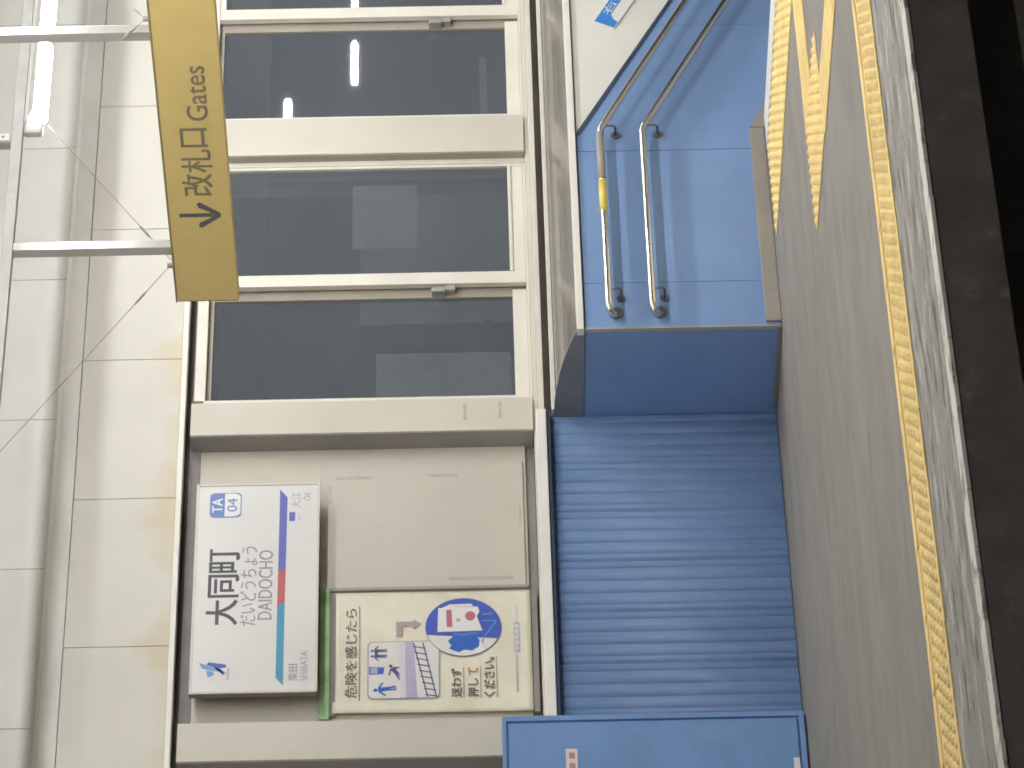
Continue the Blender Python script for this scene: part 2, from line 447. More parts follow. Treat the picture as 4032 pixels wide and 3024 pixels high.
# backing behind the pillars and bays
g = G()
g.box(XL, XR, 14.62, 14.74, 2.84, 3.39)
g.box(XL, XR, 14.62, 14.74, -.02, 1.18)
g.box(XL, 12.9, 14.62, 14.74, 1.18, 2.84)
for a, b in PIL[2:]: g.box(a - .02, b + .02, 14.62, 14.74, 1.18, 2.84)
g.build('wall', 'bay', bld)
box('head_recess', XL, XR, 14.56, 14.615, 2.80, 2.871, 'dark_gap', bld)
# room behind the windows
g = G(); g.box(12.9, XR, 17.2, 17.3, 0, 3.3); g.box(12.9, XR, 14.75, 17.2, 2.95, 3.05); g.box(12.9, XR, 14.75, 17.2, .3, .4)
g.box(12.85, 12.9, 14.75, 17.3, 0, 3.3)
g.build('room', 'room', bld)
box('room_cabinet', 13.2, 14.4, 15.7, 16.1, .41, 1.72, 'furniture', bld)
box('room_cabinet', 15.3, 16.6, 16.4, 16.8, .41, 2.1, 'furniture', bld)
box('room_shelf', 14.2, 16.2, 15.2, 15.5, 1.36, 1.40, 'furniture', bld)
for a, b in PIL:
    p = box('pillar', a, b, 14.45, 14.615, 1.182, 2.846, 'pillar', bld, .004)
    box('side_shade', a - .005, a - .0005, 14.458, 14.614, 1.183, 2.845, 'taupe' if a > 14 else 'side_shade_gray', p)  # thin darker plate, puts shade into the colour of the pillar's left face
    if abs(a - 12.77) < .01:
        plate('stain', [(12.835, 1.50), (12.84, 1.522), (12.90, 1.519), (12.945, 1.524), (12.945, 1.503), (12.89, 1.507)], 14.4495, 'stain', p, .0006)
        plate('stain', [(12.845, 1.333), (12.843, 1.352), (12.91, 1.347), (12.955, 1.352), (12.957, 1.335), (12.90, 1.333)], 14.4495, 'stain', p, .0006)
# sill under windows and bays
box('sill', XL, 12.83, 14.37, 14.615, 1.121, 1.170, 'white_trim', bld, .004)
box('sill', 12.832, XR, 14.385, 14.615, 1.128, 1.156, 'sash', bld, .003)
box('sill_groove', 12.85, XR, 14.45, 14.61, 1.094, 1.127, 'dark_gap', bld)
box('sill_seat', XL, XR, 14.47, 14.615, 1.157, 1.179, 'pillar', bld)

# windows -----------------------------------------------------------------
def window(x0, x1):
    """two sliding sashes: the right one runs in front of the left one"""
    g = G()
    g.box(x0, x0 + .058, 14.50, 14.612, 1.18, 2.79); g.box(x1 - .035, x1, 14.50, 14.612, 1.18, 2.79)
    g.box(x0 + .058, x1 - .035, 14.50, 14.612, 2.785, 2.838); g.box(x0 + .058, x1 - .035, 14.505, 14.612, 1.18, 1.192)
    w = g.build('window', 'sash', bld)
    xm0, xm1 = x0 + .826, x0 + .905      # meeting stile of the right sash
    # right sash, front track
    g = G()
    g.box(xm0, xm1, 14.505, 14.538, 1.193, 2.784, .002)
    g.box(x1 - .055, x1 - .036, 14.505, 14.538, 1.193, 2.784)
    g.box(xm1, x1 - .055, 14.508, 14.538, 1.193, 1.258, .002); g.box(xm1, x1 - .055, 14.508, 14.538, 2.755, 2.784)
    g.box(xm1, x1 - .055, 14.500, 14.5075, 1.256, 1.272)
    g.build('sash', 'sash', w)
    box('pane', xm1 - .004, x1 - .052, 14.519, 14.525, 1.250, 2.764, 'pane', w)
    # left sash, back track; taupe stands in for shade beside the front stile
    g = G()
    g.box(x0 + .059, x0 + .075, 14.55, 14.58, 1.193, 2.784); g.box(xm0 - .055, xm0 + .02, 14.55, 14.58, 1.193, 2.784, .002)
    g.box(x0 + .075, xm0 - .055, 14.55, 14.58, 1.193, 1.262, .002); g.box(x0 + .075, xm0 - .055, 14.55, 14.58, 2.76, 2.784)
    g.build('sash', 'taupe', w)
    box('rail', x0 + .060, xm0 - .02, 14.536, 14.549, 1.193, 1.262, 'sash', w, .002)
    box('pane', x0 + .071, xm0 - .05, 14.562, 14.568, 1.255, 2.768, 'pane', w)
    g = G(); g.box(xm0 - .052, xm0 - .02, 14.505, 14.549, 1.60, 1.668, .004)
    g.box(xm0 - .035, xm0 + .0, 14.515, 14.549, 1.55, 1.60, .004)
    g.build('handle', 'galv', w)
    return w
for (a0, a1), (b0, b1) in zip(PIL[2:], PIL[3:]):
    w = window(a1 + .001, b0 - .001)
    if a1 < 13:
        box('notice', 14.10, 14.55, 14.545, 14.548, 1.74, 2.07, 'notice', w)
        box('blind', 13.08, 13.42, 14.60, 14.606, 1.28, 1.95, 'notice', w)

# left bay: recessed panels ------------------------------------------------
def bay(x0, x1):
    box('bay_panel', x0 + .001, x1 - .001, 14.57, 14.60, 1.225, 2.80, 'bay', bld)
    box('bay_groove', x0 + .001, x1 - .001, 14.585, 14.612, 1.181, 1.2245, 'dark_gap', bld)
bay(9.07, 10.808); bay(11.025, 12.77)
brd = box('bay_board', 11.886, 12.665, 14.556, 14.5695, 1.240, 2.215, 'board', bld, .003)
for x0, x1, z0, z1 in ((12.56, 12.58, 1.97, 2.14), (12.57, 12.585, 1.55, 1.70), (11.93, 12.15, 2.185, 2.20), (12.2, 12.32, 2.19, 2.2), (12.41, 12.52, 2.16, 2.175), (11.92, 11.94, 1.3, 1.6), (12.25, 12.38, 1.255, 1.263)):
    n = 5
    top = [(x0 + (x1 - x0) * i / n, z1 + random.uniform(-.004, .004)) for i in range(n + 1)]
    bot = [(x0 + (x1 - x0) * i / n, z0 + random.uniform(-.004, .004)) for i in range(n, -1, -1)]
    plate('tape_mark', top + bot, 14.5557, 'stain2', brd, .0005)
box('bay_strip', 11.026, 11.10, 14.55, 14.5695, 1.226, 2.797, 'pillar', bld, .002)
box('bay_batten', 11.868, 11.885, 14.552, 14.5695, 1.226, 2.215, 'taupe', bld, .002)

# blue corrugated siding below the bays, one panel per 0.305 m ----------------
def siding_mesh():
    g = G(); W = .298; prof = []
    n = 96
    for i in range(n + 1):
        u = i / n
        rip = .0026 * math.sin(2 * math.pi * (u * 4 - .1)) + sum(d * math.exp(-((u - c) / w) ** 2) for c, d, w in ((.12, .005, .02), (.24, .0012, .02), (.355, .0065, .024), (.48, .0015, .02), (.60, .006, .022), (.73, .0012, .018), (.85, .0055, .02)))
        e = min(u, 1 - u) * W
        lip = -.004 if e > .010 else (.016 if e < .004 else 0)
        prof.append((-W / 2 + W * u, rip + lip))
    a = [g.bm.verts.new((p[0], p[1], 0)) for p in prof]; b = [g.bm.verts.new((p[0], p[1], 1.098)) for p in prof]
    a2 = [g.bm.verts.new((prof[0][0], .03, 0)), g.bm.verts.new((prof[-1][0], .03, 0))]
    b2 = [g.bm.verts.new((prof[0][0], .03, 1.098)), g.bm.verts.new((prof[-1][0], .03, 1.098))]
    for i in range(n): g.bm.faces.new((a[i], a[i + 1], b[i + 1], b[i]))
    g.bm.faces.new((a[0], b[0], b2[0], a2[0])); g.bm.faces.new((a[-1], a2[1], b2[1], b[-1]))
    g.bm.faces.new(b + [b2[1], b2[0]]); g.bm.faces.new((a2[0], a2[1], b2[1], b2[0]))
    me = g.mesh((0, 0, 0), True); me.materials.append(M['blue_siding'])
    return me
sm = siding_mesh()
x = 12.83 - .1525
while x > 6:
    link('siding_panel', sm, (x, 14.425, .004), bld)
    x -= .305
box('siding_trim', XL, 12.828, 14.385, 14.40, 1.103, 1.120, 'blue_dark', bld)

# ================================================================== STAIR PARAPET (blue wall with ledge)
par = empty('stair_wall', (14.5, 14.0, 0), 'blue panelled stair wall with cream upper part and sloping metal ledge', 'wall')
SL = -.5227
def zt(x): return .922 + SL * (x - 14.149)
FY = 13.81
G().prism([(12.835, .004), (13.1255, .004), (13.1255, .932), (12.835, .932)], 'y', FY, FY + .02).build('blue_panel', 'blue', par)
G().prism([(13.1285, .004), (14.0235, .004), (14.0235, .932), (13.1285, .932)], 'y', FY, FY + .02).build('blue_panel', 'blue', par)
seams = [14.0265, 14.925, 15.825, 16.725, 17.6]
for a, b in zip(seams, seams[1:]):
    a2, b2 = a + .0015, b - .0015
    top = [(b2, min(.932, zt(b2)))] + ([(14.149, .932)] if a2 < 14.149 else []) + [(a2, min(.932, zt(a2)))]
    zb = .004 if a2 < 14.09 else -2.6
    low = [(a2, -.6), (b2, -2.6)] if a2 < 14.09 else [(a2, -2.6), (b2, -2.6)]
    G().prism(low + top, 'y', FY, FY + .02).build('blue_panel', 'blue', par)
G().prism([(14.16, .934), (14.16, .918), (17.6, zt(17.6) + .006), (17.6, .934)], 'y', FY + .001, FY + .02).build('cream_panel', 'cream_plain', par)
G().prism([(14.14, .933), (14.147, .917), (17.6, zt(17.6) - .005), (17.6, zt(17.6) + .004), (14.158, .933)], 'y', FY - .006, FY - .0005).build('slope_trim', 'blue_dark', par)
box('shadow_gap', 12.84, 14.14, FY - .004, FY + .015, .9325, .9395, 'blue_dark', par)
box('nosing', 12.815, 17.6, FY - .018, FY + .03, .940, .974, 'white_trim', par, .004)
g = G(); nseg = 24
for i in range(nseg):
    a = 12.835 + (17.6 - 12.835) * i / nseg; b = 12.835 + (17.6 - 12.835) * (i + 1) / nseg
LP = [(13.842, .972), (13.90, .992), (13.97, 1.012), (14.05, 1.031), (14.13, 1.046), (14.22, 1.058), (14.31, 1.066), (14.39, 1.070)]
ledge = G().prism(LP + [(14.39, 1.050), (13.842, .955)], 'x', 12.832, 17.6)
ledge.build('ledge', 'ledge', par)
box('ledge_flange', 12.832, 17.6, 14.378, 14.44, 1.071, 1.093, 'sash', par, .003)
g = G().prism([(FY + .02, .004), (14.46, .004), (14.46, .934), (FY + .02, .934)], 'x', 12.827, 12.834)
g.build('end_panel', 'blue', par)
G().prism([(FY, .9355), (14.46, .9355), (14.46, 1.098)] + [(y, z + .012) for y, z in LP[::-1]] + [(FY, .976)], 'x', 12.822, 12.831).build('end_cap', 'end_cap', par)
box('corner_trim', 12.824, 12.8345, FY - .004, FY + .0195, .004, .9345, 'end_metal', par, .002)
box('core', 12.8345, 17.6, FY + .021, 14.37, -2.6, .93, 'blue_dark', par)
G().prism([(12.85, .002), (14.158, .002), (14.158, .076), (12.85, .076)], 'y', FY - .016, FY - .001, .003).build('skirting', 'skirting', par)
G().prism([(14.163, .074), (17.6, .074 + SL * (17.6 - 14.163)), (17.6, -.15 + SL * (17.6 - 14.163)), (14.163, -.12)], 'y', FY - .016, FY - .001, .003).build('skirting', 'skirting', par)
box('skirting', 12.806, 12.8245, FY - .012, 14.385, .002, .022, 'dark_gap', par)

# handrails ------------------------------------------------------------------
def handrail(name, z, label):
    RY = 13.735
    knee = 14.11
    pts = [(12.925, 13.808, z - .035), (12.90, 13.785, z - .025), (12.885, 13.755, z - .012), (12.895, RY + .004, z - .002), (12.93, RY, z)]
    pts += [(13.4, RY, z), (knee - .03, RY, z)]
    pts += [(knee, RY, z - .006), (knee + .03, RY, z - .020)]
    e = 17.4
    pts += [(e, RY, z - .006 + SL * .965 * (e - knee - .0))]
    hr = empty(name, (13.5, RY, z), label, 'handrail', 'stair handrails')
    G().tube(pts, .0185, 24).build('rail', 'steel', hr, True)
    G().tube([(12.925, 13.8085, z - .035), (12.925, 13.800, z - .035)], .036, 18).build('flange', 'steel_dark', hr)
    for bx in (13.02, 14.13, 15.4, 16.4):
        zz = z if bx < knee else z - .006 + SL * .965 * (bx - knee)
        b = G().tube([(bx, RY, zz - .012), (bx, RY, zz - .05), (bx, RY + .012, zz - .062), (bx, 13.80, zz - .064)], .006, 8).build('bracket', 'steel_dark', hr, True)
        G().tube([(bx, 13.8085, zz - .064), (bx, 13.802, zz - .064)], .022, 14).build('rosette', 'steel_dark', b)
    return hr
h1 = handrail('handrail', .820, 'upper steel handrail with yellow plate on the blue stair wall')
G().tube([(13.535, 13.735, .8205), (13.742, 13.735, .8205)], .0200, 24).build('braille_plate', 'yellow_tape', h1, True)
G().tube([(13.75, 13.735, .8205), (14.075, 13.735, .8205)], .0196, 24).build('sleeve', 'taupe', h1, True)
handrail('handrail', .612, 'lower steel handrail on the blue stair wall, under the one with the yellow plate')

# sign beside the stairs -------------------------------------------------------
ss = empty('stair_sign', (15.05, 13.8, .7), 'blue and white slanted sign on the cream wall above the stairs', 'sign')
ux, uz = math.cos(math.atan(SL)), math.sin(math.atan(SL))
nx_, nz_ = -uz, ux
def sp(a, b):   # along the slope, up across the slope; origin at the lower left corner
    return (14.907 + ux * a + nx_ * b, .716 + uz * a + nz_ * b)
H_ = .118; SW_ = .62
plate('board', [sp(0, 0), sp(SW_, 0), sp(SW_, H_), sp(0, H_)], 13.8095, 'print_white', ss, .006)
plate('blue_field', [sp(.004, .035), sp(.004, H_ - .004), sp(SW_ - .004, H_ - .004), sp(SW_ - .004, .060), sp(.085, .060), sp(.060, .034), sp(.050, .004), sp(.004, .004)], 13.803, 'sign_blue', ss, .001)
def slant_text(body, a0, a1, b0, b1, m):
    o = text('lettering', body, 0, 1, 0, 1, 13.8015, m, ss)
    base_w = wloc(o)
    for v in o.data.vertices:
        p = v.co + base_w
        q = sp(a0 + p.x * (a1 - a0), b0 + p.z * (b1 - b0))
        v.co = Vector((q[0], p.y, q[1])) - base_w
slant_text('右側通行', .075, .52, .064, .108, 'print_white')

# ================================================================== BLUE CABINET
cab = empty('cabinet', (10.2, 14.36, 0), 'blue metal cabinet with a pink and white label at the wall base', 'cabinet')
box('body', 9.40, 10.912, 14.312, 14.378, .012, 1.372, 'blue_box', cab, .003)
g = G(); g.box(10.884, 10.912, 14.298, 14.3115, .012, 1.372, .002); g.box(9.40, 10.8835, 14.298, 14.3115, 1.352, 1.372, .002); g.box(9.40, 10.8835, 14.298, 14.3115, .012, .036, .002)
g.build('frame', 'blue_box', cab)
box('door', 9.42, 10.872, 14.300, 14.3115, .045, 1.340, 'blue_box', cab, .003)
box('kick_plate', 9.42, 10.9, 14.32, 14.37, 0, .0115, 'dark_gap', cab)
lb = box('label_plate', 10.38, 10.722, 14.296, 14.2995, 1.037, 1.090, 'label_pink', cab, .001)
for q, w_ in enumerate((.034, .05, .046, .052, .04)):
    plate('print_mark', rrect(10.70 - .058 * q - w_, 10.70 - .058 * q, 1.049, 1.076, .006), 14.2955, 'label_red', lb, .0006)
box('label_plate', 10.40, 10.648, 14.296, 14.2995, .046, .074, 'print_white', cab, .001)

# ================================================================== STATION NAME SIGN
SY = 14.44
ns = empty('station_name_sign', (11.81, 14.5, 2.21), 'white station name sign with teal, red and blue stripe', 'sign')
g = G(); X0, X1, Z0, Z1 = 11.183, 12.446, 2.212, 2.800
g.box(X0, X1, SY - .004, SY + .0035, Z0, Z0 + .012, .001); g.box(X0, X1, SY - .004, SY + .0035, Z1 - .012, Z1, .001)
g.box(X0, X0 + .012, SY - .004, SY + .0035, Z0 + .012, Z1 - .012); g.box(X1 - .012, X1, SY - .004, SY + .0035, Z0 + .012, Z1 - .012)
g.build('frame', 'sign_frame', ns)
box('mount', X0 + .2, X1 - .2, SY + .0325, 14.555, Z0 + .1, Z1 - .1, 'dark_gap', ns)
box('casing', X0 + .001, X1 - .001, SY + .004, SY + .032, Z0 + .001, Z1 - .001, 'sign_side', ns)
face = box('face', X0 + .012, X1 - .012, SY, SY + .0035, Z0 + .012, Z1 - .012, 'sign_white', ns)
P = SY - .0005
text('lettering', '大', 11.586, 11.732, 2.590, 2.734, P, 'ink_dark', face, bold=.0028)
text('lettering', '同', 11.751, 11.884, 2.587, 2.728, P, 'ink_dark', face, bold=.0028)
text('lettering', '町', 11.900, 12.041, 2.587, 2.726, P, 'ink_dark', face, bold=.0028)
text('lettering', 'だいどうちょう', 11.578, 12.055, 2.502, 2.578, P, 'ink_gray', face)
text('lettering', 'DAIDOCHO', 11.612, 12.030, 2.428, 2.494, P, 'ink_gray', face)
plate('stripe', [(11.222, 2.369), (11.715, 2.369), (11.690, 2.404), (11.270, 2.404)], P, 'band_teal', face)
plate('stripe', [(11.7152, 2.369), (11.921, 2.368), (11.897, 2.403), (11.6902, 2.404)], P, 'band_red', face)
plate('stripe', [(11.9212, 2.368), (12.355, 2.366), (12.406, 2.402), (11.8972, 2.403)], P, 'band_blue', face)
text('lettering', '柴田', 11.250, 11.346, 2.303, 2.347, P, 'ink_gray', face)
text('lettering', 'SHIBATA', 11.249, 11.422, 2.258, 2.290, P, 'ink_pale', face)
text('lettering', '大江', 12.290, 12.388, 2.303, 2.349, P, 'ink_pale', face)
text('lettering', 'ŌE', 12.335, 12.388, 2.256, 2.294, P, 'ink_pale', face)
plate('route_mark', rrect(12.208, 12.262, 2.328, 2.356, .004), P, 'band_blue', face)
plate('print_mark', rrect(12.216, 12.254, 2.300, 2.316, .003), P, 'poster_lav2', face)
ic = plate('number_mark', rrect(12.238, 12.390, 2.584, 2.735, .024), P, 'icon_blue', face, .001)
def lower(pts): return pts
plate('number_field', [(12.243, 2.664), (12.243, 2.612), (12.25, 2.598), (12.264, 2.589), (12.364, 2.589), (12.378, 2.598), (12.385, 2.612), (12.385, 2.664)], P - .0012, 'print_white', ic, .0006)
text('lettering', 'TA', 12.268, 12.356, 2.676, 2.722, P - .0012, 'print_white', ic, th=.0006, bold=.002)
text('lettering', '04', 12.272, 12.354, 2.604, 2.652, P - .0020, 'icon_blue', ic, th=.0006)
# winged emblem
plate('emblem', [(11.330, 2.742), (11.364, 2.758), (11.318, 2.650), (11.300, 2.628)], P, 'logo_light', face)
plate('emblem', [(11.278, 2.716), (11.318, 2.722), (11.312, 2.690), (11.292, 2.688)], P, 'logo_light', face)
plate('emblem', [(11.352, 2.722), (11.366, 2.716), (11.352, 2.636), (11.336, 2.630), (11.330, 2.668)], P, 'logo_blue', face)
plate('emblem', [(11.330, 2.664), (11.350, 2.700), (11.306, 2.640), (11.290, 2.644)], P - .0013, 'logo_blue', face, .0006)
plate('emblem_caption', [(11.262, 2.619), (11.330, 2.619), (11.330, 2.627), (11.262, 2.627)], P, 'ink_pale', face)

# ================================================================== SAFETY POSTER
po = empty('safety_poster', (11.48, 14.54, 1.22), 'yellowed safety poster with blue circle under the station name sign', 'poster')
PY = 14.545
# wavy sheet
g = G(); nx, nz = 26, 34; vs = []
for j in range(nz + 1):
    row = []
    for i in range(nx + 1):
        u, v = i / nx, j / nz
        xx = 11.133 + .714 * u + .004 * (v - .5); zz = 1.222 + .925 * v
        bul = .0045 * math.sin(u * 7 + v * 5) + .003 * math.sin(u * 13 - v * 9)
        edge = .008 * max(0, .12 - u) / .12 + .004 * max(0, .1 - v) / .1
        row.append(g.bm.verts.new((xx, PY + .006 + bul * .25 - edge, zz)))
    vs.append(row)
for j in range(nz):
    for i in range(nx): g.bm.faces.new((vs[j][i], vs[j][i + 1], vs[j + 1][i + 1], vs[j + 1][i]))
r = bmesh.ops.extrude_face_region(g.bm, geom=g.bm.faces[:])
bmesh.ops.translate(g.bm, verts=[e for e in r['geom'] if isinstance(e, bmesh.types.BMVert)], vec=(0, .0015, 0))
sheet = g.build('sheet', 'poster', po, True)
box('holder_bar', 11.102, 11.878, 14.538, 14.5515, 2.160, 2.212, 'green', po, .005)
box('holder_clip', 11.125, 11.845, 14.548, 14.5555, 2.135, 2.160, 'dark_gap', po)
Q = PY + .0025
text('lettering', '危険を感じたら', 11.225, 11.752, 2.034, 2.090, Q, 'ink_brown', sheet)
plate('underline', [(11.21, 2.021), (11.766, 2.021), (11.766, 2.0265), (11.21, 2.0265)], Q, 'ink_gray', sheet)
pb = plate('picture_frame', rrect(11.214, 11.553, 1.650, 1.986, .028), Q, 'poster_line', sheet)
pf = Q - .0012
plate('picture', rrect(11.220, 11.547, 1.656, 1.980, .024), pf, 'poster_pale', pb)
q2 = pf - .0012
plate('picture_band', [(11.2205, 1.808), (11.5465, 1.812), (11.5465, 1.842), (11.2205, 1.842 - .008)], q2, 'poster_lav2', pb)
plate('picture_band', [(11.2205, 1.755), (11.5465, 1.772), (11.5465, 1.8115), (11.2205, 1.8075)], q2, 'poster_lav', pb)
g = G()
def bar(a, b, w=.006):
    a, b = Vector((a[0], 0, a[1])), Vector((b[0], 0, b[1])); d = (b - a).normalized(); n = Vector((-d.z, 0, d.x)) * w / 2
    g.prism([((a + n).x, (a + n).z), ((b + n).x, (b + n).z), ((b - n).x, (b - n).z), ((a - n).x, (a - n).z)], 'y', q2 - .0012 - random.uniform(0, .0003), q2)
ra, rb = Vector((11.222, 0, 1.708)), Vector((11.540, 0, 1.772)); rc, rd = Vector((11.224, 0, 1.668)), Vector((11.540, 0, 1.728))
bar((ra.x, ra.z), (rb.x, rb.z)); bar((rc.x, rc.z), (rd.x, rd.z))
for k in range(9):
    t = (k + .3) / 9; a = ra.lerp(rb, t); b = rc.lerp(rd, t); bar((a.x + .004, a.z + .008), (b.x - .010, b.z - .008), .0055)
g.build('track_drawing', 'poster_ink', pb)
def figure(name, cx, cz, s, tilt, m, arms=1):
    g = G(); ca, sa = math.cos(tilt), math.sin(tilt)
    T = lambda p: (cx + s * (p[0] * ca - p[1] * sa), cz + s * (p[0] * sa + p[1] * ca))
    g.prism([T(p) for p in ellipse(0, .42, .085, .10, 14)], 'y', q2 - .001, q2)
    g.prism([T(p) for p in ((-.13, .30), (.13, .30), (.10, -.05), (.12, -.5), (.03, -.5), (0, -.08), (-.03, -.5), (-.12, -.5), (-.10, -.05))], 'y', q2 - .001, q2)
    if arms:
        g.prism([T(p) for p in ((-.13, .30), (-.13, .18), (-.34, -.02), (-.38, .04))], 'y', q2 - .001, q2)
        g.prism([T(p) for p in ((.13, .30), (.13, .18), (.34, .02), (.38, .08))], 'y', q2 - .001, q2)
    return g.build(name, m, pb)
figure('figure', 11.497, 1.932, .075, 0, 'poster_ink'); figure('figure', 11.465, 1.932, .075, 0, 'poster_ink')
figure('figure', 11.272, 1.905, .105, .12, 'poster_blue2'); figure('figure', 11.370, 1.855, .10, -1.0, 'poster_ink')
plate('sign_drawing', [(11.357, 1.978), (11.403, 1.978), (11.398, 1.908), (11.360, 1.912)], q2, 'poster_blue', pb)
plate('sign_drawing', [(11.362, 1.972), (11.398, 1.972), (11.396, 1.938), (11.363, 1.938)], q2 - .0012, 'poster_lav', pb, .0006)
plate('arrow', [(11.583, 1.852), (11.669, 1.852), (11.669, 1.772), (11.684, 1.772), (11.654, 1.735), (11.624, 1.772), (11.642, 1.772), (11.642, 1.823), (11.583, 1.823)], Q, 'poster_mauve', sheet)
# round picture: a hand pressing the alarm button
CX, CZ, RX, RZ = 11.628, 1.539, .173, .177
ring = plate('round_picture', ellipse(CX, CZ, RX, RZ), Q - .0028, 'poster_blue', sheet, .0008)
e0 = Q - .0036
wl = [(CX + RX * .985 * math.cos(t), CZ + RZ * .985 * math.sin(t)) for t in [math.radians(a) for a in range(105, 246, 7)]]
plate('white_field', [(p[0], p[1]) for p in wl if p[0] < 11.588] , e0, 'poster_pale', ring, .0008)
e1 = e0 - .0008
plate('alarm_plate', [(11.600, 1.660), (11.742, 1.655), (11.748, 1.470), (11.720, 1.462), (11.690, 1.475), (11.604, 1.450)], e1, 'print_white', ring, .0008)
plate('alarm_plate_shadow', [(11.742, 1.64), (11.764, 1.60), (11.766, 1.50), (11.750, 1.49)], e1, 'poster_pale', ring, .0007)
e2 = e1 - .0008
plate('red_bar', [(11.628, 1.616), (11.730, 1.618), (11.730, 1.592), (11.628, 1.590)], e2, 'poster_rose', ring, .0006)
plate('red_button', ellipse(11.692, 1.505, .028, .024, 20), e2, 'poster_rose', ring, .0006)
plate('small_lamp', ellipse(11.668, 1.562, .012, .011, 12), e2, 'ink_pale', ring, .0006)
blob = [(11.500, 1.606), (11.520, 1.596), (11.545, 1.612), (11.575, 1.585), (11.592, 1.560), (11.594, 1.520), (11.580, 1.480), (11.545, 1.464), (11.510, 1.468), (11.487, 1.500), (11.493, 1.535), (11.478, 1.56), (11.488, 1.585)]
plate('hand_drawing', blob, e1, 'poster_blue2', ring, .0007)
def line(pts, w, m, y):
    gg = G()
    for a, b in zip(pts, pts[1:]):
        a, b = Vector((a[0], 0, a[1])), Vector((b[0], 0, b[1])); d = (b - a).normalized(); n = Vector((-d.z, 0, d.x)) * w / 2
        gg.prism([((a + n).x, (a + n).z), ((b + n).x, (b + n).z), ((b - n).x, (b - n).z), ((a - n).x, (a - n).z)], 'y', y - .0006 - random.uniform(0, .0002), y)
    return gg.build('outline', m, ring)
line([(11.664, 1.452), (11.660, 1.385), (11.570, 1.440), (11.520, 1.455)], .006, 'logo_light', e1)
line([(11.700, 1.450), (11.706, 1.400)], .008, 'logo_light', e1)
line([(11.586, 1.585), (11.578, 1.54), (11.590, 1.50), (11.584, 1.470)], .005, 'logo_light', e2)
plate('cuff', [(11.475, 1.50), (11.50, 1.468), (11.545, 1.462), (11.520, 1.448), (11.478, 1.452), (11.470, 1.47)], e1 - .001, 'print_white', ring, .0006)
text('lettering', '迷わず', 11.220, 11.386, 1.550, 1.598, Q, 'ink_brown', sheet, bold=.0012)
text('lettering', '押し', 11.220, 11.326, 1.473, 1.522, Q, 'ink_brown', sheet, bold=.0012)
text('lettering', 'て', 11.345, 11.392, 1.475, 1.519, Q, 'poster_orange', sheet, bold=.0012)
text('lettering', 'ください。', 11.218, 11.449, 1.398, 1.448, Q, 'ink_brown', sheet, bold=.0012)
for z_, x_ in ((1.541, 11.392), (1.463, 11.400), (1.388, 11.455)):
    plate('underline', [(11.215, z_ - .002), (x_, z_ - .002), (x_, z_ + .002), (11.215, z_ + .002)], Q, 'ink_gray', sheet)
plate('caption_box', rrect(11.474, 11.654, 1.276, 1.303, .005), Q, 'ink_pale', sheet)
for q in range(5):
    plate('print_mark', rrect(11.486 + .033 * q, 11.510 + .033 * q, 1.282, 1.298, .004), Q - .0012, 'poster_lav2', sheet, .0006)
plate('caption_line', [(11.662, 1.286), (11.758, 1.286), (11.758, 1.293), (11.662, 1.293)], Q, 'poster_lav2', sheet)
plate('caption_line', [(11.240, 1.290), (11.466, 1.290), (11.466, 1.298), (11.240, 1.298)], Q, 'ink_pale', sheet)
box('holder_foot', 11.13, 11.85, 14.552, 14.5695, 1.190, 1.219, 'dark_gap', po, .002)

# ================================================================== HANGING DIRECTION SIGN
GX = 12.113
ds = empty('direction_sign', (GX, 11.87, 2.5), 'hanging yellow sign with down arrow and dark lettering', 'sign')
brd = box('board', GX, GX + .07, 10.93, 12.805, 2.500, 2.772, 'sign_yellow', ds, .004)
box('edge_cap', GX + .002, GX + .068, 12.8055, 12.812, 2.502, 2.770, 'sign_edge', ds)
box('edge_rail', GX - .003, GX + .073, 10.93, 12.812, 2.7725, 2.779, 'sign_edge', ds)
LX = GX - .0005
g = G()
g.prism([(12.278, 2.728), (12.256, 2.728), (12.256, 2.585), (12.278, 2.585)], 'x', LX - .0012, LX)
g.prism([(12.278, 2.549), (12.256, 2.549), (12.188, 2.634), (12.198, 2.650), (12.222, 2.642), (12.250, 2.592), (12.267, 2.580), (12.284, 2.592), (12.314, 2.642), (12.336, 2.648), (12.345, 2.634)], 'x', LX - .0010, LX)
g.build('arrow', 'sign_arrow', brd)
text('lettering', '改', 12.148, 12.018, 2.573, 2.703, LX, 'sign_ink', brd, '-x', bold=.002)
text('lettering', '札', 12.006, 11.872, 2.569, 2.697, LX, 'sign_ink', brd, '-x', bold=.002)
text('lettering', '口', 11.854, 11.745, 2.580, 2.692, LX, 'sign_ink', brd, '-x', bold=.002)
text('lettering', 'Gates', 11.700, 11.385, 2.567, 2.656, LX, 'sign_ink', brd, '-x', bold=.0008)
for hy, ztop in ((12.50, 3.47), (11.225, 4.249)):
    box('hanger', GX + .012, GX + .060, hy - .024, hy + .024, 2.7795, ztop, 'white_pipe', ds, .003)
def guy(p, q, t0, t1):
    p, q = Vector(p), Vector(q)
    w = G().tube([p, q], .0019, 6).build('guy_wire', 'wire', ds)
    a, b = p.lerp(q, t0), p.lerp(q, t1); d = (b - a) * .22
    G().tube([a, a + d, b - d, b], [.0025, .0055, .0055, .0025], 8).build('turnbuckle', 'wire', w)
guy((12.10, 12.56, 2.785), (10.20, 12.54, 3.975), .085, .125)
guy((12.13, 12.56, 2.785), (12.98, 12.55, 3.37), .16, .25)
guy((12.12, 11.12, 2.790), (12.60, 11.12, 3.225), .05, .12)
guy((12.12, 11.12, 2.790), (12.045, 11.20, 2.925), .3, .7)
G().tube([(12.10, 12.565, 2.775), (12.10, 12.565, 2.80)], .012, 8).build('eye_bolt', 'wire', ds)
G().tube([(12.12, 11.12, 2.775), (12.12, 11.12, 2.80)], .012, 8).build('eye_bolt', 'wire', ds)

